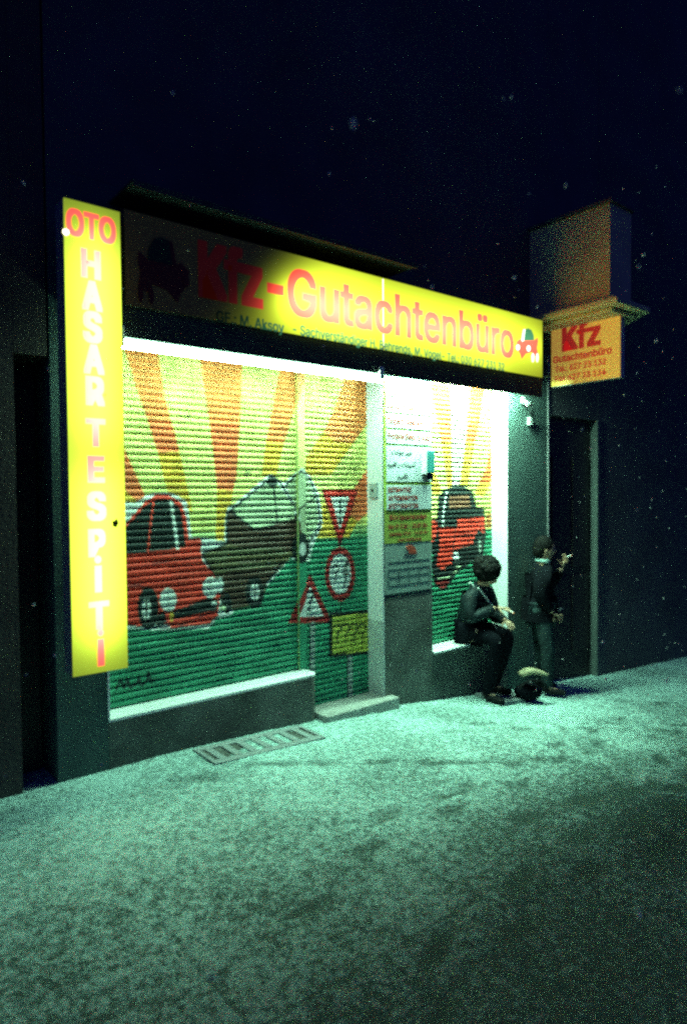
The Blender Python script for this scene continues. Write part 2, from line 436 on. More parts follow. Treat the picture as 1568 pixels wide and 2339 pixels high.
YEL, PALE = (.89, .85, .26), (.86, .86, .62)
ORA, RED, AMB = (.97, .31, .10), (.96, .23, .085), (.88, .52, .07)
GRN, GRN2, WHT, BLK = (.05, .33, .19), (.07, .40, .19), (.84, .86, .82), (.02, .03, .03)
CAR, CARD, BRN, OLV, GLS = (.93, .065, .04), (.30, .03, .03), (.085, .045, .03), (.13, .105, .045), (.52, .60, .38)
hz1 = at(1400 * .39047 + 257.8, 1031.2 + 505 * .39047, RB).z
mural = []                      # (polygon, colour), painted in order
def P(c, *polys):
    for q in polys: mural.append((q, c))
for dz_, c_ in ((.11, (.62, .76, .30)), (.07, (.36, .62, .26)), (.035, (.17, .47, .22)), (0, GRN)):
    P(c_, np.array([(0, -2), (9, -2), (9, hz1 + dz_), (0, hz1 + dz_)]))
# sun rays
P(ORA, pl(Z3, (50, 20), (255, 20), (300, 330), (345, 500), (210, 500), (130, 270), (100, 160)))
P(RED, pl(Z3, (205, 490), (345, 490), (388, 660), (262, 670)))
P(AMB, pl(Z3, (262, 670), (388, 660), (465, 1010), (350, 1000), (300, 830)))
P(ORA, pl(Z3, (505, 60), (758, 70), (742, 500), (565, 500), (525, 230)))
P(RED, pl(Z3, (565, 495), (742, 495), (722, 800), (700, 900), (608, 880), (580, 620)))
P(AMB, pl(Z3, (608, 880), (700, 890), (655, 1190), (598, 1190)))
P(ORA, pl(Z3, (985, 130), (1140, 140), (1085, 330), (1000, 610), (895, 600), (930, 420)))
P(AMB, pl(Z3, (895, 600), (1000, 610), (948, 815), (868, 800)))
P(ORA, pl(Z3, (1370, 180), (1500, 190), (1500, 480), (1400, 615), (1285, 600), (1230, 545), (1300, 400)))
P(AMB, pl(Z3, (1230, 545), (1290, 600), (1400, 615), (1270, 800), (1120, 805), (1125, 700)))
P(RED, pl(Z3, (1500, 740), (1500, 1010), (1430, 1070), (1340, 1000), (1385, 910)))
P(AMB, pl(Z3, (1225, 960), (1340, 1000), (1430, 1070), (1375, 1165), (1190, 1165)))
P(RED, pl(Z3, (60, 620), (100, 720), (195, 930), (150, 965), (60, 900)))
P(AMB, pl(Z3, (60, 880), (150, 960), (120, 1000), (60, 1000)))
# pale halo behind the cars
P(WHT, pl(Z4, (60, 290), (130, 300), (190, 260), (250, 238), (350, 245), (430, 290), (448, 400), (460, 500), (530, 505), (650, 525), (655, 380), (668, 330), (705, 310), (880, 160), (920, 130), (1000, 185), (1092, 95), (1150, 140), (1205, 250), (1225, 420), (1165, 560), (1150, 640), (1060, 660), (1040, 620), (890, 800), (880, 900), (800, 930), (740, 900), (680, 960), (600, 980), (560, 1035), (330, 1045), (60, 1040)))
P(GRN, pl(Z4, (1040, 630), (1130, 640), (1130, 700), (900, 940), (700, 960), (640, 990), (890, 810)))
# tumbling van
P(OLV, pl(Z4, (520, 600), (660, 545), (690, 400), (1060, 420), (1100, 470), (1140, 600), (1040, 620), (900, 770), (870, 890), (690, 930), (640, 900), (600, 740)))
P(BRN, pl(Z4, (672, 360), (700, 340), (830, 460), (1060, 380), (1090, 420), (1080, 560), (980, 600), (760, 560), (660, 540)))
P(BRN, pl(Z4, (600, 740), (760, 640), (1000, 640), (900, 760), (860, 880), (690, 920), (640, 890)))
P((.13, .12, .06), pl(Z4, (540, 610), (700, 560), (1000, 570), (1000, 600), (720, 610), (560, 660)), pl(Z4, (600, 700), (760, 650), (980, 640), (960, 670), (740, 690)))
P(GLS, pl(Z4, (700, 340), (905, 180), (960, 185), (1062, 330), (1060, 390), (960, 420), (830, 450), (760, 410)))
P(GLS, pl(Z4, (1010, 210), (1090, 120), (1150, 180), (1190, 300), (1200, 430), (1140, 520), (1095, 480), (1075, 330)))
for s_ in (((680, 350), (915, 160), (960, 160), (1080, 345), (1060, 420)), ((680, 345), (830, 460), (940, 430)), ((1000, 210), (1090, 115), (1150, 160), (1195, 280), (1210, 430), (1140, 540)), ((1075, 340), (1195, 260)), ((935, 170), (960, 420)), ((665, 360), (665, 540), (520, 600)), ((520, 600), (600, 740), (640, 900)), ((1000, 640), (870, 800))):
    P(BLK, *strokes(Z4, .017, *s_))
P(BLK, pl(Z4, (895, 190), (905, 150), (950, 145), (965, 190), (930, 215)))
P(BLK, el(Z4, (828, 825), 55, 95), el(Z4, (1095, 565), 52, 90))
P(WHT, el(Z4, (828, 822), 27, 50), el(Z4, (1098, 570), 20, 38)); P(BLK, *strokes(Z4, .012, (828, 770), (828, 875)), *strokes(Z4, .012, (803, 822), (853, 822)))
P(BLK, el(Z4, (665, 890), 28, 60)); P(GLS, el(Z4, (640, 915), 18, 22))
# red car
P(CAR, pl(Z4, (60, 440), (120, 370), (190, 290), (260, 250), (335, 258), (400, 300), (430, 390), (442, 515), (510, 505), (520, 545), (510, 570), (522, 640), (590, 720), (625, 830), (612, 960), (560, 1005), (340, 1032), (300, 1000), (170, 1022), (60, 1010)))
P(BLK, pl(Z4, (60, 460), (125, 390), (195, 310), (265, 275), (335, 282), (385, 320), (408, 400), (425, 560), (200, 590), (60, 605)))
P(CAR, *strokes(Z4, .014, (240, 270), (222, 400), (203, 592)))
P(WHT, *strokes(Z4, .024, (338, 292), (355, 400), (378, 565)))
P(CARD, *strokes(Z4, .018, (60, 800), (150, 780), (250, 830)), *strokes(Z4, .014, (90, 690), (330, 640), (515, 620)))
P(BLK, pl(Z4, (340, 935), (470, 890), (560, 850), (612, 870), (608, 925), (340, 985)))
P(BLK, el(Z4, (205, 915), 62, 125)); P(WHT, el(Z4, (195, 920), 26, 62)); P(BLK, *strokes(Z4, .014, (195, 850), (195, 985)), *strokes(Z4, .014, (168, 920), (222, 920)))
P(BLK, pl(Z4, (230, 980), (300, 930), (320, 1010), (260, 1025)))
P(WHT, el(Z4, (322, 868), 50, 70), el(Z4, (570, 795), 48, 62), el(Z4, (625, 780), 20, 45))
P((.5, .55, .5), *strokes(Z4, .012, (322, 800), (322, 936)), *strokes(Z4, .012, (570, 735), (570, 855)))
P(AMB, el(Z4, (342, 965), 12, 30))
P(WHT, el(Z4, (590, 890), 16, 12))
P(CARD, *strokes(Z4, .014, (300, 1005), (400, 1015), (600, 930)))
P(BLK, *strokes(Z4, .010, (60, 1012), (170, 1024), (340, 1034), (560, 1008), (615, 960)))
# traffic signs
P((.72, .04, .03), pl(Z4, (1222, 222), (1425, 222), (1325, 545))); P(WHT, pl(Z4, (1272, 266), (1380, 266), (1326, 462)))
P(BLK, *strokes(Z4, .022, (1326, 280), (1326, 365)), *strokes(Z4, .024, (1326, 390), (1326, 425)))
P(CARD, *strokes(Z4, .016, (1222, 225), (1325, 548), (1428, 225)))
P(BLK, *strokes(Z4, .014, (1326, 520), (1326, 580)), *strokes(Z4, .014, (1330, 870), (1330, 940)))
P((.42, .03, .03), el(Z4, (1326, 717), 88, 160)); P(WHT, el(Z4, (1326, 717), 62, 118))
P(BLK, *question(Z4, 1300, 715, 100, .016)); P(BLK, *strokes(Z4, .018, (1362, 645), (1345, 720), (1375, 715)), *strokes(Z4, .018, (1370, 650), (1352, 790)))
P((.42, .03, .03), pl(Z4, (1150, 715), (1280, 1003), (1022, 1003))); P(WHT, pl(Z4, (1150, 790), (1230, 965), (1078, 965)))
P(BLK, *question(Z4, 1148, 880, 125, .02))
P((.4, .46, .42), *strokes(Z4, .05, (1165, 1005), (1165, 1300)), *strokes(Z4, .05, (1385, 1190), (1388, 1460)))
P(BLK, *strokes(Z4, .012, (1150, 1005), (1150, 1300)), *strokes(Z4, .012, (1368, 1195), (1370, 1460)))
P(BLK, pl(Z4, (1262, 940), (1510, 925), (1510, 1185), (1262, 1205))); P((.62, .60, .10), pl(Z4, (1282, 962), (1500, 945), (1500, 1165), (1280, 1188)))
for x_ in (1310, 1358, 1408, 1456): P(BLK, *question(Z4, x_, 1068, 118, .016))
# artist's scrawl low on the left
P((.02, .06, .05), *strokes(Z4, .02, (20, 1390), (45, 1330), (65, 1385), (85, 1330), (100, 1380), (140, 1360), (150, 1320), (165, 1370), (200, 1340), (205, 1290), (225, 1350), (250, 1330)))

mural2 = []
def Q(c, *polys):
    for q in polys: mural2.append((q, c))
hz2 = at(*Z5(1050, 1255), RB).z
Q(PALE, pl(Z5, (715, 60), (880, 60), (850, 920), (725, 920)))
Q(GRN, np.array([(0, -2), (9, -2), (9, hz2), (0, hz2)]))
ORA = (.95, .20, .05)
Q(ORA, pl(Z5, (560, 100), (715, 110), (722, 560), (640, 560), (575, 230)))
Q(ORA, pl(Z5, (870, 110), (990, 110), (940, 420), (910, 560), (832, 560)))
Q(AMB, pl(Z5, (640, 560), (722, 560), (727, 930), (690, 930)), pl(Z5, (832, 560), (910, 560), (850, 920), (785, 910)))
Q(ORA, pl(Z5, (1080, 480), (1080, 800), (1030, 900), (940, 890), (1000, 780), (1030, 620)))
Q(AMB, pl(Z5, (940, 890), (1030, 900), (980, 1000), (905, 980)), pl(Z5, (550, 740), (600, 830), (640, 960), (590, 990), (550, 950)))
Q((.60, .22, .07), pl(Z5, (1000, 1140), (1080, 1130), (1080, 1250), (1000, 1250)))
Q(BLK, pl(Z5, (612, 1000), (680, 930), (760, 912), (830, 920), (895, 960), (922, 1080), (985, 1095), (998, 1300), (975, 1480), (930, 1500), (840, 1560), (760, 1620), (700, 1720), (640, 1755), (580, 1700), (558, 1540), (585, 1480), (550, 1450), (550, 1200), (605, 1170)))
Q(CAR, pl(Z5, (550, 1190), (600, 1200), (610, 1240), (600, 1300), (550, 1420)), pl(Z5, (615, 1245), (770, 1245), (770, 1180), (850, 1170), (990, 1160), (990, 1285), (915, 1290), (890, 1390), (740, 1420), (720, 1540), (650, 1585), (600, 1560), (620, 1420)))
Q(BLK, *strokes(Z5, .016, (750, 1240), (735, 1420)), *strokes(Z5, .012, (610, 1330), (900, 1300)), *strokes(Z5, .016, (610, 1200), (622, 1440)))
Q((.25, .10, .06), pl(Z5, (700, 1000), (860, 990), (880, 1080), (700, 1090)))
Q(WHT, *strokes(Z5, .022, (685, 950), (660, 1090), (648, 1230)), el(Z5, (757, 1480), 26, 34), el(Z5, (945, 1330), 14, 50))
Q(GLS, el(Z5, (775, 1555), 22, 16), *strokes(Z5, .016, (610, 1655), (700, 1640), (760, 1600)))
Q(CARD, pl(Z5, (580, 1680), (700, 1660), (690, 1715), (640, 1745)))
Q(BLK, el(Z5, (945, 1400), 34, 130))
Q((.3, .34, .3), el(Z5, (948, 1390), 12, 60))

def inside(poly, X, Z):
    r = np.zeros(X.shape, bool); n = len(poly); j = n - 1
    for i in range(n):
        xi, zi = poly[i]; xj, zj = poly[j]
        c = ((zi > Z) != (zj > Z)) & (X < (xj - xi) * (Z - zi) / (zj - zi + 1e-12) + xi)
        r ^= c; j = i
    return r
def paint(shapes, X, Z, base):
    out = np.zeros(X.shape + (3,))
    offs = [(-.0022, -.0015), (.0022, -.0008), (-.001, .0017), (.0012, .0009)]
    for ox, oz in offs:
        c = np.empty(X.shape + (3,)); c[:] = base
        for poly, col in shapes:
            lo, hi = poly.min(0), poly.max(0)
            if hi[0] < X.min() or lo[0] > X.max() or hi[1] < Z.min() or lo[1] > Z.max(): continue
            c[inside(poly, X + ox, Z + oz)] = col
        out += c
    return out / len(offs)
m_sh, nt_, b_ = new_mat('painted_shutter')
ca = nt_.nodes.new('ShaderNodeAttribute'); ca.attribute_name = 'paint'
dn = nt_.nodes.new('ShaderNodeTexNoise'); dn.inputs['Scale'].default_value = 5; dn.inputs['Detail'].default_value = 8
dm = nt_.nodes.new('ShaderNodeMapRange'); dm.inputs['From Min'].default_value = .3; dm.inputs['From Max'].default_value = .7; dm.inputs['To Min'].default_value = .62; dm.inputs['To Max'].default_value = 1.05
mm = nt_.nodes.new('ShaderNodeVectorMath'); mm.operation = 'SCALE'
tc_ = nt_.nodes.new('ShaderNodeTexCoord'); nt_.links.new(tc_.outputs['Object'], dn.inputs['Vector'])
nt_.links.new(dn.outputs['Fac'], dm.inputs['Value']); nt_.links.new(ca.outputs['Color'], mm.inputs[0]); nt_.links.new(dm.outputs['Result'], mm.inputs['Scale'])
nt_.links.new(mm.outputs['Vector'], b_.inputs['Base Color']); b_.inputs['Roughness'].default_value = .5; b_.inputs['Specular IOR Level'].default_value = .25

PITCHZ = .047
PROF = [(0, .010), (.06, .010), (.14, .001), (.30, -.006), (.52, -.009), (.74, -.006), (.92, .002)]   # (part of pitch, depth)
def shutter(x0, x1, z0, z1, shapes, base, lab):
    zs, ds = [], []
    n = int((z1 - z0) / PITCHZ) + 1
    for k in range(n):
        for t, d in PROF:
            z = z0 + (k + t) * PITCHZ
            if z <= z1: zs.append(z); ds.append(d)
    xs = np.linspace(x0, x1, int((x1 - x0) / .007) + 2)
    X, Z = np.meshgrid(xs, np.array(zs)); Dp = np.repeat(np.array(ds)[:, None], len(xs), 1)
    wob = .0015 * np.sin(X * 9 + np.floor((Z - z0) / PITCHZ) * 1.7)
    V = np.stack([X, RB + Dp + wob, Z], -1).reshape(-1, 3)
    nx, nz_ = len(xs), len(zs)
    I = np.arange(nx * nz_).reshape(nz_, nx)
    F = np.stack([I[:-1, :-1], I[:-1, 1:], I[1:, 1:], I[1:, :-1]], -1).reshape(-1, 4)
    me = bpy.data.meshes.new('roller_shutter'); me.from_pydata(V.tolist(), [], F.tolist()); me.update()
    c = paint(shapes, X, Z, base)
    ca = me.color_attributes.new('paint', 'FLOAT_COLOR', 'POINT')
    ca.data.foreach_set('color', np.concatenate([c, np.ones(c.shape[:2] + (1,))], -1).astype(np.float32).ravel())
    for p in me.polygons: p.use_smooth = True
    o = link('roller_shutter', me, m_sh, bld); o['label'] = lab
    return o
XR0, XR1 = at(677, 1200, RB).x, at(694, 1200, RB).x
shutter(XL + .012, XR0, ZS1 + .01, ZTOP, mural, YEL, 'large roller shutter painted with a red car hitting a brown van')
shutter(XR1, XD - .012, at(838, 1597, RB).z, ZTOP, mural, YEL, 'door shutter painted with traffic signs full of question marks')
s2 = shutter(X2a + .003, X2b - .012, ZS2 + .003, ZTOP, mural2, YEL, 'narrow roller shutter painted with a red car seen from the front')
# guide rail between the two shutters, painted over with the mural
def rail(x0, x1, z0, z1, shapes):
    xs = np.linspace(x0, x1, 8); zs = np.arange(z0, z1, .008)
    X, Z = np.meshgrid(xs, zs); I = np.arange(X.size).reshape(X.shape)
    V = np.stack([X, np.full_like(X, RB - .028), Z], -1).reshape(-1, 3).tolist()
    F = np.stack([I[:-1, :-1], I[:-1, 1:], I[1:, 1:], I[1:, :-1]], -1).reshape(-1, 4).tolist()
    nv = len(V)
    V += [(x0, RB + .02, z0), (x0, RB + .02, zs[-1]), (x1, RB + .02, z0), (x1, RB + .02, zs[-1])]
    F += [(int(I[0, 0]), nv, nv + 1, int(I[-1, 0])), (int(I[0, -1]), int(I[-1, -1]), nv + 3, nv + 2)]
    me = bpy.data.meshes.new('guide_rail'); me.from_pydata(V, [], F); me.update()
    c = paint(shapes, X, Z, YEL).reshape(-1, 3); c = np.vstack([c, np.tile(YEL, (4, 1))])
    ca = me.color_attributes.new('paint', 'FLOAT_COLOR', 'POINT')
    ca.data.foreach_set('color', np.hstack([c, np.ones((len(c), 1))]).astype(np.float32).ravel())
    return link('guide_rail', me, m_sh, bld)
rail(XR0 + .002, XR1 - .002, ZS1 + .008, ZTOP - .03, mural)

# ------------------------------------------------------------------ fluorescent tubes over the shutters
def tube_lamp(x0, x1, y, z, r, strength, label, hang):
    t = thing('fluorescent_lamp', label, 'lamp', (x0, y, z), group='fluorescent lamps under the casing')
    MB().tube((0, 0, 0), (x1 - x0, 0, 0), r, n=14).build('lamp_tube', glow_mat('tube_glow', TUBE_COL, strength), t, smooth=True)
    MB().box(.0, x1 - x0, -.02, .02, r + .006, r + .03).build('batten', m_white, t)
    if hang: MB().box(.0, x1 - x0, r + .006, r + .012, -.006, r + .03).build('reflector', m_white, t)
    return t
ty, tr = -.21, .023
ztl = at(285, 794, ty).z; ztr = at(868, 861, ty).z
L1 = tube_lamp(at(278, 794, ty).x, at(869, 861, ty).x, ty, .5 * (ztl + ztr), tr, 125, 'long fluorescent lamp visible under the casing above the two left shutters', True)
L2 = tube_lamp(XD + .07, X2b + .02, -.145, CZ + .14, .02, 1020, 'fluorescent lamp tucked behind the casing lip above the narrow right shutter', True)
for px, py0, py1 in ((281, 743, 790), (872, 838, 866)):
    a, b = at(px - 4.5, py1, -.285), at(px + 4.5, py0, -.285)
    MB().box(a.x - L1.location.x, b.x - L1.location.x, -.285 - ty, -.262 - ty, a.z - L1.location.z, b.z - L1.location.z).build('lamp_bracket', m_white, L1, bevel=.004)

# ------------------------------------------------------------------ main shop sign
SY = -.28
sx0, sx1 = at(283, 480, SY).x, at(1238, 800, SY).x
sz0, sz1 = at(1000, 821, SY).z, at(1000, 668, SY).z
zc_ = .5 * (sz0 + sz1)
xa_, xb_, xc_, xd_ = at(650, 640, SY).x, at(868, 700, SY).x, at(882, 700, SY).x, at(1235, 790, SY).x
TUBES = [('x', xa_, xb_, zc_ - .04, .15, 12.5), ('x', xc_, xd_ - .6, zc_ - .03, .15, 9.0), ('x', xd_ - .75, xd_ + .05, zc_ + .02, .22, 3.8)]
FADE = (at(470, 620, SY).x, at(690, 640, SY).x)
m_yel = backlit('sign_yellow_sheet', (.37, .46, .020), (.17, .08, .05), TUBES, .007, FADE)
m_red = backlit('sign_red_film', (.90, .075, .045), (.12, .012, .014), TUBES, .018, FADE)
m_grn = backlit('sign_green_film', (.03, .13, .06), (.012, .02, .016), TUBES, .003, FADE)
m_unlit = backlit('sign_unlit_film', (.12, .02, .02), (.05, .012, .014), TUBES, .01, FADE)  # left emblem's film: darkness of the unlit end put into its colour
m_wht = backlit('sign_white_film', (.95, 1.0, .8), (.3, .3, .28), TUBES, .008, FADE)
sg = thing('shop_sign', 'long yellow backlit sign above the shutters with red lettering, its left end unlit', 'sign', (sx0, SY, sz0))
def rel(o): return Vector(o.location)
def P_main(u, z): return (u - sx0, -.004, z - sz0)
MB().box(0, sx1 - sx0, .012, .27, 0, sz1 - sz0).build('sign_box', m_dark, sg, bevel=.004)
xm = at(875, 720, SY).x
MB().box(.004, xm - sx0 - .006, 0, .011, .004, sz1 - sz0 - .004).build('sign_face', m_yel, sg)
MB().box(xm - sx0 + .006, sx1 - sx0 - .004, 0, .011, .004, sz1 - sz0 - .004).build('sign_face', m_yel, sg)
MB().box(xm - sx0 - .005, xm - sx0 + .005, .003, .011, .01, sz1 - sz0 - .01).build('panel_joint', glow_mat('joint_glow', (.9, 1, .8), 3), sg)
S_ = lambda px, py: at(px, py, SY)
zb_big = .5 * (S_(460, 687).z + S_(1159, 812).z) ; zt_big = S_(460, 549).z
lettering('Kfz-', S_(452, 620).x, S_(647, 650).x, zb_big, zt_big, P_main, m_red, sg, bold=.042)
lettering('Gutachtenbüro', S_(655, 660).x, S_(1172, 780).x, zb_big, zt_big - .03, P_main, m_red, sg, bold=.026)
zs0 = S_(500, 735).z; zs1 = S_(500, 710).z
lettering('GF.: M. Aksoy', S_(493, 720).x, S_(648, 750).x, zs0, zs1, P_main, m_grn, sg, bold=.025)
lettering('- Sachverständiger H. Behrends, M. Vogel- Tel.: 030 627 231 32', S_(668, 750).x, S_(1150, 830).x, zs0 + .006, zs1 + .006, P_main, m_grn, sg, bold=.024)
# car emblems at either end
def Z7(x, y): return (1095.7 + x * .3013, 451.2 + y * .3013)
EMB = dict(body=[(272, 1095), (300, 1070), (315, 1085), (405, 1085), (432, 1062), (436, 1092), (428, 1140), (437, 1200), (405, 1205), (392, 1172), (345, 1185), (312, 1225), (302, 1190), (280, 1150)],
           cabin=[(335, 1000), (360, 992), (385, 1005), (402, 1045), (406, 1086), (314, 1088)],
           stripe=[(326, 1003), (337, 998), (325, 1088), (312, 1090)])
def emblem(mapf, mats, name):
    e = None
    for k, key in enumerate(('body', 'cabin', 'stripe')):
        pts = [mapf(*p) for p in EMB[key]]
        w = MB().prism(pts, -.004 - .0012 * k, -.001)
        if e is None: e = w.build(name, mats[0], sg)
        else: w.build(('car_body', 'car_cabin', 'car_window')[k], mats[k], e)
    for cx, cy, rx, ry in ((283, 1137, 11, 20), (363, 1145, 12, 22), (396, 1215, 8, 34), (429, 1215, 8, 34)):
        MB().prism([mapf(cx + rx * math.cos(t), cy + ry * math.sin(t)) for t in np.linspace(0, 2 * PI, 13)[:-1]], -.0072, -.002).build('car_lamp', mats[2], e)
def mapR(x, y): p = S_(*Z7(x, y)); return (p.x - sx0, p.z - sz0)
ex0, ex1 = S_(313, 600).x, S_(432, 640).x
ez0, ez1 = S_(380, 690).z, S_(380, 545).z
def mapL(x, y): return (ex0 + (437 - x) / 165 * (ex1 - ex0) - sx0, ez0 + (1228 - y) / 236 * (ez1 - ez0) - sz0)
emblem(mapR, (m_red, m_grn, m_wht), 'car_emblem')
emblem(mapL, (m_unlit, m_grn, m_unlit), 'car_emblem')

# ------------------------------------------------------------------ tall sign at the left
VY = -.35
vx0, vx1 = at(156, 1000, VY).x, at(284, 1000, VY).x
vz0, vz1 = at(230, 1537, VY).z, at(208, 466, VY).z
vsn = thing('vertical_sign', 'tall narrow yellow backlit sign with stacked letters beside the left shutter', 'sign', (vx0, VY, vz0))
xc = .5 * (vx0 + vx1)
VT = [('z', at(225, 1455, VY).z, at(225, 1075, VY).z, xc + .01, .13, 19.0), ('z', at(210, 1000, VY).z, at(205, 555, VY).z, xc + .01, .13, 17.0)]
v_yel = backlit('tall_sign_yellow_sheet', (.17, .235, .014), (.40, .34, .06), VT, .45)
v_red = backlit('tall_sign_red_film', (.90, .070, .055), (.3, .03, .03), VT, .45)
MB().box(0, vx1 - vx0, .012, .16, 0, vz1 - vz0).build('sign_box', m_zinc, vsn, bevel=.006)
MB().box(.003, vx1 - vx0 - .003, 0, .011, .003, vz1 - vz0 - .003).build('sign_face', v_yel, vsn)
def P_v(u, z): return (u - vx0, -.003, z - vz0)
V_ = lambda px, py: at(px, py, VY)
lettering('OTO', V_(151, 510).x, V_(264, 510).x, V_(208, 548).z, V_(208, 487).z, P_v, v_red, vsn, bold=.04)
for ch, cx, y0, y1, wd_ in (('H', 208, 637, 570, 46), ('A', 211, 710, 642, 47), ('S', 212, 783, 712, 45), ('A', 215, 855, 787, 48), ('R', 218, 927, 860, 44), ('T', 219, 1021, 956, 46),
                       ('E', 220, 1103, 1041, 40), ('S', 221, 1189, 1123, 45), ('P', 222, 1272, 1208, 40), ('İ', 224, 1353, 1292, 16), ('T', 227, 1438, 1373, 47), ('İ', 230, 1521, 1459, 15)):
    if ch == 'İ':      # stem with a round dot above
        c_ = V_(cx, y1); hw_ = .5 * (V_(cx + wd_ / 2, y0).x - V_(cx - wd_ / 2, y0).x)
        i_ = MB().prism([P_v(u, z)[::2] for u, z in ((c_.x - hw_, V_(cx, y0).z), (c_.x + hw_, V_(cx, y0).z), (c_.x + hw_, c_.z), (c_.x - hw_, c_.z))], -.004, -.001)
        i_.prism([P_v(c_.x + hw_ * math.cos(t), c_.z + .036 + hw_ * 1.15 * math.sin(t))[::2] for t in np.linspace(0, 2 * PI, 15)[:-1]], -.004, -.001)
        i_.build('lettering', v_red, vsn); continue
    lettering(ch, V_(cx - wd_ / 2, y0).x, V_(cx + wd_ / 2, y0).x, V_(cx, y0).z, V_(cx, y1).z, P_v, v_red, vsn, bold=.05)
q = V_(262, 1195)
MB().prism([(q.x - vx0 + dx, q.z - vz0 + dz) for dx, dz in ((-.012, -.02), (.008, -.026), (.022, .0), (.012, .028), (-.004, .012), (-.016, .016))], -.006, -.001).build('dead_leaf', mat('leaf_brown', (.09, .06, .01), .8), vsn)
q = V_(150, 531)
MB().tube((q.x - vx0, -.018, q.z - vz0), (q.x - vx0, -.002, q.z - vz0), .012, n=20).build('tube_end', glow_mat('tube_end_glow', (1, .95, .75), 6), vsn)
MB().tube((q.x - vx0, -.008, q.z - vz0), (q.x - vx0, -.0025, q.z - vz0), .020, n=24).build('cracked_patch', glow_mat('cracked_patch_glow', (1, .95, .45), 1.1), vsn)  # dim outer disc painting the soft glare round the bright spot
for z in (vz0 + .5, vz1 - .35): MB().box(.12, .17, .16, -VY - .002, z - vz0, z - vz0 + .05).build('wall_bracket', m_steel, vsn)

# ------------------------------------------------------------------ projecting sign under the bay
KX = 6.3
ky0, ky1 = atx(1417, 790, KX).y, atx(1258, 800, KX).y
kz0, kz1 = .5 * (atx(1417, 868, KX).z + atx(1270, 878, KX).z), .5 * (atx(1417, 715, KX).z + atx(1262, 740, KX).z)
ks = thing('projecting_sign', 'square yellow sign with red lettering projecting from the wall under the balcony', 'sign', (KX, ky0, kz0))
m_ky = mat('yellow_acrylic', (.88, .60, .10), .4, var=.06, scale=6)
m_kr = mat('red_vinyl', (.62, .035, .03), .45, var=.08)
b_ = m_ky.node_tree.nodes['Principled BSDF']; b_.inputs['Emission Color'].default_value = (1, .55, .11, 1); b_.inputs['Emission Strength'].default_value = .30  # even glow added to the panel so the sign reads brighter
b_ = m_kr.node_tree.nodes['Principled BSDF']; b_.inputs['Emission Color'].default_value = (1, .05, .05, 1); b_.inputs['Emission Strength'].default_value = .18  # same added glow on the letters
MB().box(.002, .07, 0, ky1 - ky0, 0, kz1 - kz0).build('sign_box', m_zinc, ks, bevel=.004)
MB().box(-.008, .001, .006, ky1 - ky0 - .006, .006, kz1 - kz0 - .006).build('sign_face', m_ky, ks)
def P_k(u, z): return (-.0105, u - ky0, z - kz0)
K_ = lambda px, py: atx(px, py, KX)
def ktext(s, pxa, pxb, pyb, pyt, bold):
    pxm = .5 * (pxa + pxb)
    lettering(s, K_(pxa, pyb).y, K_(pxb, pyb).y, K_(pxm, pyb).z, K_(pxm, pyt).z, P_k, m_kr, ks, bold=bold, back=(1, 0, 0))
ktext('Kfz', 1283, 1372, 796, 738, .04)
ktext('Gutachtenbüro', 1263, 1397, 819, 803, .03)
ktext('Tel.: 627 23 132', 1268, 1384, 842, 828, .025)
ktext('Fax 627 23 134', 1268, 1384, 864, 851, .025)
for z in (.12, kz1 - kz0 - .12): MB().box(.02, .06, ky1 - ky0 + .001, -ky0 - .002, z, z + .03).build('wall_bracket', m_steel, ks)

# ------------------------------------------------------------------ notices on the middle pier
m_lime = mat('lime_border', (.55, .75, .10), .5, var=.06)
m_panel = mat('white_panel', (.68, .74, .74), .5, var=.05)
m_tred = mat('red_print', (.42, .07, .04), .5, var=.05)
m_tblk = mat('black_print', (.06, .06, .06), .5, var=.05)
m_ygr = mat('yellow_green_board', (.36, .42, .08), .5, var=.1)
m_gry = mat('grey_poster', (.26, .33, .30), .6, var=.1)
bx0, bx1 = XD + .01, X2a - .012
def zrow(y): return at(*Z5(180, y), 0).z
def xcol(x): return at(*Z5(x, 900), 0).x
nb = thing('notice_board', 'tall lime framed notice board with five white fields in different languages on the middle pier', 'notice board', (bx0, -.012, zrow(1112)))
o_ = Vector(nb.location)
MB().box(0, bx1 - bx0, 0, .012, 0, zrow(40) - o_.z).build('board', m_lime, nb)
def P_n(u, z): return (u - o_.x, -.0055, z - o_.z)
fl, fr = xcol(192) - o_.x, bx1 - o_.x - .004
def field(ya, yb): return MB().box(fl, fr, -.004, -.0005, zrow(yb) - o_.z, zrow(ya) - o_.z).build('text_field', m_panel, nb)
_AR = {'line1': '\uFE94\uFE97\uFEA9\uFE8D\uFEEE\uFEA3'}
def ar(s):  # presentation forms already, reverse to visual order
    return s[::-1]
AR1 = ar('\uFEA7\uFE92\uFEF4\uFEAE \uFEA3\uFEEE\uFE8D\uFEA9\uFE99')                                   # khabir hawadith
AR2 = ar('\uFE8D\uFEDF\uFEB4\uFEF4\uFE8E\uFEAD\uFE8D\uFE95 \uFEED \uFE97\uFED8\uFEF4\uFEF4\uFEE2')       # as-sayyarat wa taqyim
AR3 = ar('\uFE8D\uFEF7\uFEBF\uFEAE\uFE8D\uFEAD')                                                       # al-adrar
def ntext(f, s, xa, xb, yb, yt, m_, bold=.02, fit=False):
    return lettering(s, xcol(xa), xcol(xb), zrow(yb), zrow(yt), P_n, m_, f, bold=bold, fitbox=fit)
f1 = field(195, 315); ntext(f1, 'Perizia incidenti', 205, 440, 292, 245, m_tred)
f0 = field(90, 185); ntext(f0, 'Expertise', 205, 440, 165, 120, m_tred)
f2 = field(330, 440); ntext(f2, 'Ekspertiz Aksidenti', 205, 490, 408, 362, m_tred)
f3 = field(458, 568); ntext(f3, 'Procjena Šteta Za Auto', 205, 540, 530, 484, m_tred)
f4 = field(585, 878)
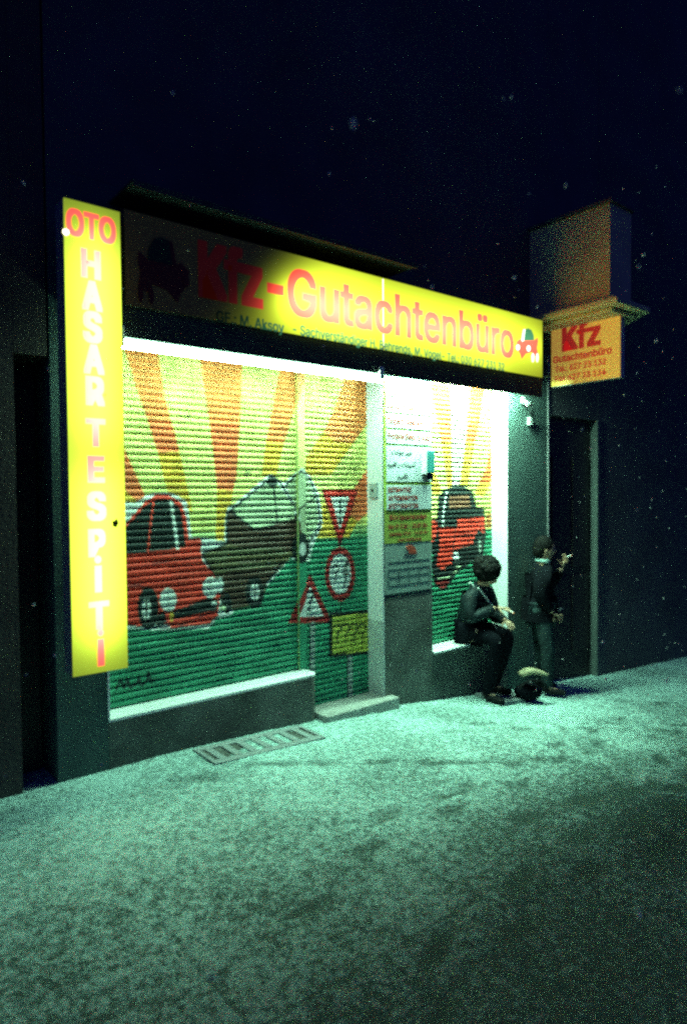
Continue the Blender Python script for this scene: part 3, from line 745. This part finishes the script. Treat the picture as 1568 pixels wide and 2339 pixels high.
ntext(f4, AR1, 235, 400, 668, 615, m_tblk, .012, True); ntext(f4, AR2, 205, 425, 775, 712, m_tblk, .012, True); ntext(f4, AR3, 275, 360, 870, 805, m_tblk, .012, True)
f5 = field(905, 1108)
ntext(f5, 'ΕΚΤΙΜΗΤΗΣ', 205, 390, 965, 925, m_tred, .03); ntext(f5, 'ΑΥΤΟΚΙΝΗΤΩΝ', 205, 440, 1032, 992, m_tred, .03); ntext(f5, 'ΔΥΣΤΥΧΗΜΑΤΩΝ', 205, 445, 1096, 1056, m_tred, .03)

ob_ = thing('opening_hours_board', 'yellow green opening hours board with dark red print below the notice board', 'notice board', (bx0, -.012, zrow(1380)))
o_ = Vector(ob_.location)
MB().box(0, bx1 - bx0, 0, .012, 0, zrow(1116) - o_.z).build('board', m_ygr, ob_)
for s, xa, xb, yb, yt in (('Büro Sprechstunden', 215, 512, 1190, 1148, ), ('Mo-Fr 9.00 - 18.00 Uhr', 208, 520, 1265, 1225), ('Samstag 10.00 - 14.00 Uhr', 215, 525, 1318, 1290), ('nach Vereinbarung', 280, 470, 1368, 1342)):
    lettering(s, xcol(xa), xcol(xb), zrow(yb), zrow(yt), lambda u, z: (u - o_.x, -.002, z - o_.z), m_tred, ob_, bold=.03)
tp = thing('timetable_poster', 'grey poster with a small red car above an empty table', 'poster', (bx0, -.010, zrow(1790)))
o_ = Vector(tp.location)
MB().box(0, bx1 - bx0, 0, .01, 0, zrow(1382) - o_.z).build('sheet', m_gry, tp)
def pp(*pts): return [(xcol(x) - o_.x, zrow(y) - o_.z) for x, y in pts]
MB().prism(pp((355, 1410), (385, 1400), (415, 1420), (432, 1455), (430, 1478), (375, 1475), (365, 1445), (345, 1425)), -.003, 0).build('car_picture', m_tred, tp)
w = MB(); w.prism(pp((335, 1476), (432, 1482), (432, 1490), (335, 1484)), -.003, 0)
w.build('picture_base', m_tblk, tp)
m_line = mat('table_lines', (.06, .10, .10), .6)
w = MB()
for y in (1530, 1590, 1650, 1720): w.prism(pp((205, y), (540, y), (540, y + 8), (205, y + 8)), -.002, 0)
for x in (205, 290, 370, 450, 535): w.prism(pp((x, 1593), (x + 5, 1593), (x + 5, 1720), (x, 1720)), -.0035, 0)
w.build('printed_table', m_line, tp)
# small wall box with a lit edge on the notice board
a, b = at(970, 1080, -.05), at(985, 1030, -.05)
wb = thing('wall_box', 'small teal wall box mounted over the right edge of the notice board', 'box', (a.x, -.012, a.z))
MB().box(0, b.x - a.x + .02, -.06, 0, 0, b.z - a.z).build('housing', mat('teal_housing', (.05, .30, .30), .5), wb, bevel=.004)
MB().box(-.012, -.001, -.065, -.002, -.01, b.z - a.z + .005).build('side_plate', m_white, wb)
MB().box(.01, b.x - a.x + .012, -.05, -.006, -.06, -.002).build('speaker_grille', m_black, wb)
# key switch on the door reveal
ksw = thing('key_switch', 'small grey shutter key switch on the white door reveal', 'switch', (XD - .012, .1, at(850, 1137, .1).z))
MB().box(-.02, 0, -.05, .05, 0, .13).build('plate', mat('switch_grey', (.42, .46, .45), .5), ksw, bevel=.004)
MB().tube((-.021, 0, .065), (-.03, 0, .065), .012).build('key_slot', m_black, ksw)
# security camera on the right pier
q = at(1202, 925, -.1)
sc_ = thing('security_camera', 'small bullet security camera on a bracket near the top of the right pier', 'camera', (q.x, 0, q.z))
MB().tube((.06, -.002, .06), (.06, -.02, .06), .04).build('mounting_plate', m_offw, sc_)
MB().tube((.06, -.02, .06), (.03, -.10, .02), .010).build('arm', m_offw, sc_)
MB().tube((.08, -.08, .005), (-.05, -.15, .0), .026).build('housing', m_offw, sc_, smooth=False)
MB().tube((-.051, -.1505, 0), (-.058, -.154, 0), .02).build('lens', m_black, sc_)
q = at(1206, 972, 0)
js = thing('junction_box', 'small pale junction box with a cable below the security camera', 'box', (q.x, 0, q.z))
MB().box(-.03, .025, -.035, -.001, 0, .085).build('box_body', m_offw, js, bevel=.005)
MB().tube((0, -.012, .086), (.04, -.012, .20), .004).build('cable', m_black, js)

# ------------------------------------------------------------------ light well grate and kerb slab by the wall
ga = [at(px, py, 0) for px, py in ((450, 1700), (735, 1645))]
gx0, gx1 = 2.12, 2.98
gr = thing('light_well_grate', 'steel cellar grate with snow on its bars set in the pavement below the low wall', 'grate', (gx0, -.33, 0))
slope = (gz(gx1) - gz(gx0)) / (gx1 - gx0)
zg = lambda x: gz(gx0 + x) + .0
def bar(w, x0, x1, y0, y1, h0, h1):
    vs = [(x, y, zg(x) + h) for h in (h0, h1) for y in (y0, y1) for x in (x0, x1)]
    w.add(vs, [(0, 2, 3, 1), (4, 5, 7, 6), (0, 1, 5, 4), (2, 6, 7, 3), (0, 4, 6, 2), (1, 3, 7, 5)])
GL, GW = gx1 - gx0, .28
w = MB(); bar(w, 0, GL, 0, GW, -.03, .001); w.build('pit', m_low, gr)
w = MB(); bar(w, 0, GL, -.05, .015, -.03, .009); bar(w, 0, GL, GW - .05, GW + .01, -.03, .009); bar(w, -.03, -.001, -.05, GW, -.03, .010); bar(w, GL + .001, GL + .03, -.05, GW, -.03, .010)
m_snow = mat('snow_crust', (.27, .30, .30), .9, var=.12, scale=30, bump=.6, bscale=90)
w.build('frame', m_snow, gr)
for k in range(7):
    x = GL * (k + .5) / 7
    w = MB(); bar(w, x - .027, x + .027, .016, GW - .051, -.02, .008); w.build('bar', m_snow, gr)
q0, q1 = at(1085, 1589, -.12), at(1150, 1578, -.12)
sl = MB(); x0, x1 = 5.12, 5.62
sl.add([(x, y, gz(x) + h) for h in (0, .035) for y in (-.42, -.05) for x in (x0, x1)], [(0, 2, 3, 1), (4, 5, 7, 6), (0, 1, 5, 4), (2, 6, 7, 3), (0, 4, 6, 2), (1, 3, 7, 5)])
tag(sl.build('cellar_cover', m_snow, None, bevel=.006), 'flat snow dusted cellar cover beside the wall below the narrow shutter', 'cover')

# ------------------------------------------------------------------ neighbouring house on the left
nx1 = at(128, 1700, 0).x
nh = thing('neighbour_house', 'dark neighbouring house with a recessed gateway at the far left', 'building', (0, 0, 0))
xg0 = at(46, 1500, 0).x
m_nb = mat('neighbour_render', (.07, .056, .05), .9, var=.25, scale=2.5, bump=.5, bscale=50)
w = MB(); w.box(-30, xg0, -.004, .5, -.5, 2.45); w.box(-30, xg0, .001, .5, 2.452, 11); w.box(xg0 + .002, nx1 - .004, .002, .5, 2.75, 11)
w.build('wall', m_nb, nh)
MB().box(xg0 + .003, nx1 - .005, .30, .36, -.2, 2.74).build('gate', m_wood, nh)

# ------------------------------------------------------------------ people
def skin(nodes, edges, sub=2):
    """grow a smooth surface round a skeleton: nodes {name: (xyz, radius or (rx, ry))}, first is the root"""
    names = list(nodes); me = bpy.data.meshes.new('sk')
    me.from_pydata([nodes[n][0] for n in names], [(names.index(a), names.index(b)) for a, b in edges], [])
    o = bpy.data.objects.new('sk', me); COL.objects.link(o)
    md = o.modifiers.new('s', 'SKIN'); md.use_smooth_shade = True; md.branch_smoothing = .5
    for i, n in enumerate(names):
        r = nodes[n][1]; me.skin_vertices[0].data[i].radius = (r, r) if isinstance(r, (int, float)) else r
        me.skin_vertices[0].data[i].use_root = (i == 0)
    sd = o.modifiers.new('d', 'SUBSURF'); sd.levels = sd.render_levels = sub
    dg = bpy.context.evaluated_depsgraph_get(); dg.update()
    ev = o.evaluated_get(dg); m2 = bpy.data.meshes.new_from_object(ev)
    v = [tuple(x.co) for x in m2.vertices]; f = [tuple(p.vertices) for p in m2.polygons]
    bpy.data.objects.remove(o); bpy.data.meshes.remove(me); bpy.data.meshes.remove(m2)
    return v, f
def head(c, yaw=0, tilt=0, s=1.0):
    """a face looking along +x: skull, brow, nose, lips, chin, ears"""
    w = MB(); n, m = 32, 24; vs = []
    w.ell((0, 0, 0), (.092, .074, .115), n, m)
    out = []
    for x, y, z in w.v:
        if x > 0:
            k = max(0, 1 - abs(y) / .02) * max(0, 1 - abs(z + .012) / .035); x += .026 * k          # nose
            k = max(0, 1 - abs(y) / .045) * max(0, 1 - abs(z - .028) / .02); x += .006 * k           # brow
            for sy in (-.032, .032):
                k = max(0, 1 - abs(y - sy) / .018) * max(0, 1 - abs(z - .008) / .016); x -= .010 * k  # eye sockets
            k = max(0, 1 - abs(y) / .028) * max(0, 1 - abs(z + .052) / .012); x += .007 * k          # lips
            k = max(0, 1 - abs(y) / .03) * max(0, 1 - abs(z + .095) / .025); x += .018 * k           # chin
        if z < -.03: y *= 1 - .9 * (-.03 - z)*1.6
        out.append((x, y, z))
    w.v = out
    for sy in (-1, 1):
        w.ell((-.005, sy * .074, -.005), (.018, .010, .030), 10, 8)
    R = Matrix.Rotation(yaw, 4, 'Z') @ Matrix.Rotation(tilt, 4, 'Y')
    w.v = [tuple(R @ Vector(v) * s + Vector(c)) for v in w.v]
    eyes = []
    for sy in (-.031, .031): eyes.append(MB().ell(tuple(R @ Vector((.079, sy, .008)) * s + Vector(c)), (.009 * s, .009 * s, .007 * s), 8, 6))
    return w, eyes, R
def hand(wrist, direction, palmn, curl, s=1.0):
    """palm and five fingers grown from the wrist; returns node/edge chains to skin one by one"""
    d = Vector(direction).normalized(); nrm = (Vector(palmn) - d * Vector(palmn).dot(d)).normalized(); side = d.cross(nrm)
    w = MB(); wr = Vector(wrist)
    v, f = skin({'a': (wr, (.026 * s, .02 * s)), 'b': (wr + d * .045 * s, (.038 * s, .016 * s)), 'c': (wr + d * .085 * s, (.038 * s, .014 * s))}, [('a', 'b'), ('b', 'c')], 1)
    w.add(v, f)
    for i, (off, ln) in enumerate(((-.030, .066), (-.010, .078), (.011, .073), (.031, .056))):
        p = wr + d * .085 * s + side * off * s; q = p; nodes = {}; dirv = d.copy()
        nodes['0'] = (p - d * .015, .009 * s)
        for j in range(3):
            a = curl[i] * (j + 1) / 3
            dirv = (d * math.cos(a) + nrm * math.sin(a)).normalized(); q = q + dirv * ln * s * (.45, .32, .23)[j]
            nodes[str(j + 1)] = (q.copy(), (.0085, .008, .007)[j] * s)
        w.add(*skin(nodes, [('0', '1'), ('1', '2'), ('2', '3')], 1))
    p = wr + d * .03 * s - side * .03 * s
    w.add(*skin({'0': (p, .011 * s), '1': (p + (d * .6 - side * .8 + nrm * .3).normalized() * .035 * s, .010 * s), '2': (p + (d * .9 - side * .7 + nrm * .7).normalized() * .068 * s, .008 * s)}, [('0', '1'), ('1', '2')], 1))
    return w, d, nrm, side

m_skin = mat('skin', (.44, .27, .18), .5, var=.08, scale=30)
m_hair = mat('black_hair', (.006, .0055, .0055), .7, spec=.1, var=.4, scale=60, bump=.8, bscale=120)
m_eye = mat('dark_eye', (.03, .025, .02), .2)
m_coat = mat('dark_coat', (.007, .008, .011), .95, spec=.04, var=.35, scale=9, bump=.6, bscale=25)
m_jack = mat('dark_teal_jacket', (.011, .019, .022), .6, var=.4, scale=10, bump=.8, bscale=22, spec=.15)
m_trou = mat('dark_trousers', (.005, .006, .009), .95, spec=.04, var=.3, scale=10, bump=.5, bscale=25)
m_shoe = mat('dark_shoe', (.01, .01, .011), .7, var=.3, spec=.1)
m_cig = mat('cigarette_paper', (.8, .78, .72), .6)
m_scarf = mat('pale_teal_scarf', (.22, .34, .32), .9, var=.25, scale=20, bump=.5)

def person(label, loc, rz, J, sittilt, hair, coat_m, arms, headyaw=0, headtilt=0, legs_m=None):
    """J: joints in metres, facing +x, feet on z 0"""
    p = thing('person', label, 'person', loc, rz)
    # one body surface
    n = {'pel': (J['pel'], .11), 'spi': (J['spi'], .105), 'che': (J['che'], .105), 'nek': (J['nek'], .050), 'hed': (J['hed'], .055)}
    e = [('pel', 'spi'), ('spi', 'che'), ('che', 'nek'), ('nek', 'hed')]
    for s in ('L', 'R'):
        n['sh' + s] = (J['sh' + s], .055); n['el' + s] = (J['el' + s], .042); n['wr' + s] = (J['wr' + s], .027)
        n['hi' + s] = (J['hi' + s], .085); n['kn' + s] = (J['kn' + s], .058); n['an' + s] = (J['an' + s], .030); n['to' + s] = (J['to' + s], .018)
        e += [('che', 'sh' + s), ('sh' + s, 'el' + s), ('el' + s, 'wr' + s), ('pel', 'hi' + s), ('hi' + s, 'kn' + s), ('kn' + s, 'an' + s), ('an' + s, 'to' + s)]
    w = MB(); w.add(*skin(n, e))
    hc = Vector(J['hed']); hw, eyes, R = head(hc, headyaw, headtilt)
    w.add(hw.v, hw.f); info = {}
    for s, (d, pn, curl) in arms.items():
        h, dd, nn, ss = hand(J['wr' + s], d, pn, curl); w.add(h.v, h.f); info[s] = (Vector(J['wr' + s]), dd, nn, ss)
    w.build('body', m_skin, p, smooth=True)
    for e_ in eyes: e_.build('eye', m_eye, p, smooth=True)
    # clothes: same skeleton, slightly larger, cut at neck, cuffs and ankles
    def lerp(a, b, t): return tuple(Vector(J[a]).lerp(Vector(J[b]), t))
    n = {'spi': (J['spi'], .175), 'pel': (lerp('spi', 'pel', 1.1), .165), 'che': (J['che'], .18), 'nek': (lerp('che', 'nek', .92), .095)}
    e = [('pel', 'spi'), ('spi', 'che'), ('che', 'nek')]
    for s in ('L', 'R'):
        n['sh' + s] = (J['sh' + s], .102); n['el' + s] = (J['el' + s], .078); n['cu' + s] = (lerp('el' + s, 'wr' + s, .93), .046)
        e += [('che', 'sh' + s), ('sh' + s, 'el' + s), ('el' + s, 'cu' + s)]
    MB().add(*skin(n, e)).build('jacket', coat_m, p, smooth=True)
    n = {'pel': (J['pel'], .135)}; e = []
    for s in ('L', 'R'):
        n['hi' + s] = (J['hi' + s], .105); n['kn' + s] = (J['kn' + s], .078); n['an' + s] = (lerp('kn' + s, 'an' + s, 1.06), .062)
        e += [('pel', 'hi' + s), ('hi' + s, 'kn' + s), ('kn' + s, 'an' + s)]
    MB().add(*skin(n, e)).build('trousers', legs_m or m_trou, p, smooth=True)
    for s in ('L', 'R'):
        a, t = Vector(J['an' + s]), Vector(J['to' + s]); d = (t - a); d.z = 0; d.normalize()
        n = {'a': (tuple(a + Vector((0, 0, .02))), .052), 'b': (tuple(Vector((a.x, a.y, .045)) - d * .03), (.045, .042)), 'c': (tuple(Vector((a.x, a.y, .04)) + d * .10), (.046, .036)), 'd': (tuple(Vector((a.x, a.y, .034)) + d * .19), (.036, .028))}
        MB().add(*skin(n, [('b', 'a'), ('b', 'c'), ('c', 'd')])).build('shoe', m_shoe, p, smooth=True)
    hair(p, hc, R)
    return p, info, R, hc

def cigarette(label, base, direction, parent_loc, rz):
    o = thing('cigarette', label, 'cigarette', (0, 0, 0))
    Rz = Matrix.Rotation(rz, 3, 'Z'); b = Rz @ Vector(base) + Vector(parent_loc); d = (Rz @ Vector(direction)).normalized()
    o.location = b
    MB().tube((0, 0, 0), d * .055, .0042).build('paper', m_cig, o); MB().tube(d * .0552, d * .06, .0042, .003).build('ember', glow_mat('ember', (1, .35, .08), 2.0), o)
    return o

# seated: hunched on the sill of the narrow shutter, head bowed over a cigarette
def bushy(p, hc, R):
    w = MB(); random.seed(3)
    w.ell(tuple(hc + R @ Vector((-.035, 0, .04))), (.135, .13, .13), 28, 20, .05)
    for k in range(70):
        t, ph = random.uniform(0, 2 * PI), random.uniform(.0, 2.0)
        v = Vector((math.sin(ph) * math.cos(t) * .125 - .04, math.sin(ph) * math.sin(t) * .12, math.cos(ph) * .12 + .04))
        if v.x > .05 and v.z < .06: continue
        w.ell(tuple(hc + R @ v), (.026, .026, .026), 8, 6, .15)
    w.build('hair', m_hair, p, smooth=True)
spx = at(1070, 1490, .06)
sloc = (spx.x, .06, gz(spx.x) + .012); srz = math.radians(-80)
seat = ZS2 - sloc[2]
hz = seat + .115
JS = dict(pel=(0, 0, hz), spi=(.05, 0, hz + .18), che=(.10, 0, hz + .35), nek=(.155, 0, hz + .48), hed=(.215, 0, hz + .57),
          shL=(.10, .18, hz + .37), elL=(.16, .23, hz + .11), wrL=(.36, .10, hz + .12), shR=(.10, -.18, hz + .37), elR=(.16, -.24, hz + .16), wrR=(.34, -.06, hz + .27),
          hiL=(.05, .10, hz), knL=(.38, .13, hz - .02), anL=(.20, .13, .09), toL=(.32, .15, .04), hiR=(.05, -.10, hz), knR=(.39, -.14, hz - .02), anR=(.28, -.13, .09), toR=(.40, -.15, .04))
sp, inf, R, hc = person('person in a dark jacket sitting hunched on the window sill with a cigarette', sloc, srz, JS, 0, bushy, m_jack,
                        {'R': ((.8, .35, -.1), (0, .3, -1), (.5, .6, .9, 1.0)), 'L': ((.7, -.6, -.2), (0, 0, -1), (.8, .9, .9, .9))}, .1, .55)
MB().tube((.10, -.15, hz + .50), (.26, .05, hz + .24), .011).build('bag_strap', mat('pale_strap', (.55, .6, .58), .7), sp)
MB().tube((.20, -.17, hz + .46), (.26, .05, hz + .235), .008).build('bag_strap', mat('pale_strap_thin', (.55, .6, .58), .7), sp)
wr_, d_, n_, s_ = inf['R']
cigarette('lit cigarette between the fingers of the seated person', wr_ + d_ * .13 + n_ * .008, (.7, -.5, -.25), sloc, srz)

# standing, in profile, facing along the street, smoking
def tied(p, hc, R):
    w = MB(); random.seed(5)
    w.ell(tuple(hc + R @ Vector((-.022, 0, .030))), (.102, .088, .108), 28, 20, .02)
    w.ell(tuple(hc + R @ Vector((-.06, 0, -.02))), (.07, .08, .09), 20, 14, .03)
    w.build('hair', m_hair, p, smooth=True)
tpx = at(1232, 1575, -.22)
tloc = (tpx.x, -.22, gz(tpx.x) + .012); trz = math.radians(-46)
JT = dict(pel=(0, 0, .86), spi=(.0, 0, 1.06), che=(.0, 0, 1.24), nek=(.025, 0, 1.385), hed=(.055, 0, 1.50),
          shL=(.0, .17, 1.30), elL=(.12, .20, 1.06), wrL=(.25, .10, 1.29), shR=(.0, -.17, 1.30), elR=(-.04, -.22, 1.04), wrR=(.10, -.17, .86),
          hiL=(0, .09, .84), knL=(.03, .10, .45), anL=(.0, .10, .09), toL=(.13, .11, .04), hiR=(0, -.09, .84), knR=(.06, -.11, .46), anR=(.05, -.12, .09), toR=(.18, -.14, .04))
st, inf, R, hc = person('person in a short dark coat standing in profile and smoking beside the house entrance', tloc, trz, JT, 0, tied, m_coat,
                        {'L': ((.25, -.15, .9), (-.6, -.6, .1), (.9, .7, 1.1, 1.2)), 'R': ((.8, .2, -.5), (0, .9, -.2), (.9, 1.0, 1.1, 1.1))}, 0, .08, mat('faded_jeans', (.026, .042, .044), .9, var=.4, scale=10, bump=.5, bscale=30, spec=.05))
n = {'a': ((.02, 0, 1.345), .095), 'b': ((.03, 0, 1.385), .088), 'c': ((.03, 0, 1.40), .075)}
MB().add(*skin(n, [('a', 'b'), ('b', 'c')])).build('scarf', m_scarf, st, smooth=True)
# coat skirt
rings = []
w = MB(); n_ = 20
prof = [(1.0, .175, .16), (.92, .185, .17), (.84, .19, .18), (.76, .195, .185)]
vs = [(a * math.cos(2 * PI * i / n_) * (1 + .04 * math.sin(5 * 2 * PI * i / n_)), b * math.sin(2 * PI * i / n_), z) for z, a, b in prof for i in range(n_)]
fs = [(k * n_ + i, k * n_ + (i + 1) % n_, (k + 1) * n_ + (i + 1) % n_, (k + 1) * n_ + i) for k in range(3) for i in range(n_)]
w.add(vs, fs).build('coat_skirt', m_coat, st, smooth=True)
wr_, d_, n2_, s_ = inf['L']
cigarette('lit cigarette held up in front of the face of the standing person', wr_ + d_ * .12 + n2_ * .005, (.9, -.1, .35), tloc, trz)

# slumped bag with a pale bundle, on the snow at their feet
q = at(1205, 1578, -.55)
bgx = at(1208, 1568, -.42)
bag = thing('slumped_bag', 'dark bag slumped on the snow with a pale bundle on top', 'bag', (bgx.x, -.42, gz(bgx.x) + .005), math.radians(-25))
random.seed(9); bag.scale = (1.45, 1.2, 1.05)
n = {'a': ((0, 0, .10), (.18, .11)), 'b': ((.14, .02, .08), (.12, .08)), 'c': ((-.15, 0, .085), (.12, .09)), 'd': ((.0, .01, .21), (.11, .08))}
v, f = skin(n, [('a', 'b'), ('a', 'c'), ('a', 'd')], 2)
v = [(x + .012 * noise.noise(Vector((x * 14, y * 14, z * 14))), y + .012 * noise.noise(Vector((x * 14 + 5, y * 14, z * 14))), max(.0, z + .012 * noise.noise(Vector((x * 14, y * 14 + 9, z * 14))))) for x, y, z in v]
MB().add(v, f).build('bag_body', m_trou, bag, smooth=True)
pts = [(t, .0 + .0 * t) for t in (0,)]
w = MB(); w.add(*skin({'a': ((-.09, -.03, .26), (.045, .03)), 'b': ((-.02, -.04, .305), (.055, .035)), 'c': ((.06, -.05, .275), (.035, .025)), 'd': ((.12, -.055, .25), (.012, .010))}, [('b', 'a'), ('b', 'c'), ('c', 'd')], 2))
w.build('pale_bundle', mat('pale_cloth', (.40, .32, .20), .8, var=.3, scale=18, bump=.8, bscale=40), bag, smooth=True)
w = MB()
pts = [(.10 * math.cos(t) - .02, -.10, .14 + .09 * math.sin(t)) for t in np.linspace(.2, PI - .2, 8)]
for a, b in zip(pts[:-1], pts[1:]): w.tube(a, b, .009, n=8)
w.build('bag_handle', m_shoe, bag)

# ------------------------------------------------------------------ falling snow
random.seed(21)
w = MB(); cnt = 0
while cnt < 560:
    x, y, z = random.uniform(-.6, 9), random.uniform(-4.0, -.45), random.uniform(-.1, 3.7)
    if (Vector((x, y, z)) - EYE).length < 1.0 or z < gz(x) + .05: continue
    r = random.uniform(.003, .0066) * (1.7 if random.random() < .10 else 1)
    a = random.uniform(.7, 1.3); dx, dy = random.uniform(-.5, .5), random.uniform(-.5, .5)
    vs = [(x + r, y, z), (x - r, y, z), (x, y + r, z), (x, y - r, z), (x + dx * r, y + dy * r, z + r * a * 1.4), (x - dx * r, y - dy * r, z - r * a * 1.4)]
    w.add(vs, [(0, 2, 4), (2, 1, 4), (1, 3, 4), (3, 0, 4), (2, 0, 5), (1, 2, 5), (3, 1, 5), (0, 3, 5)]); cnt += 1
m_fl = mat('snow_flake', (.85, .85, .85), .9, var=.02); m_fl.node_tree.nodes['Principled BSDF'].inputs['Alpha'].default_value = .5
tag(w.build('falling_snow', m_fl), 'snowflakes falling through the lit air in front of the shop', 'snow', kind='stuff')

# the thin films and small glints light nothing: only tubes, sign sheets and the sky are sampled as lamps
for m in bpy.data.materials:
    if any(k in m.name for k in ('film', 'acrylic', 'vinyl', 'ember', 'joint', 'tube_end', 'cracked')):
        m.cycles.emission_sampling = 'NONE'
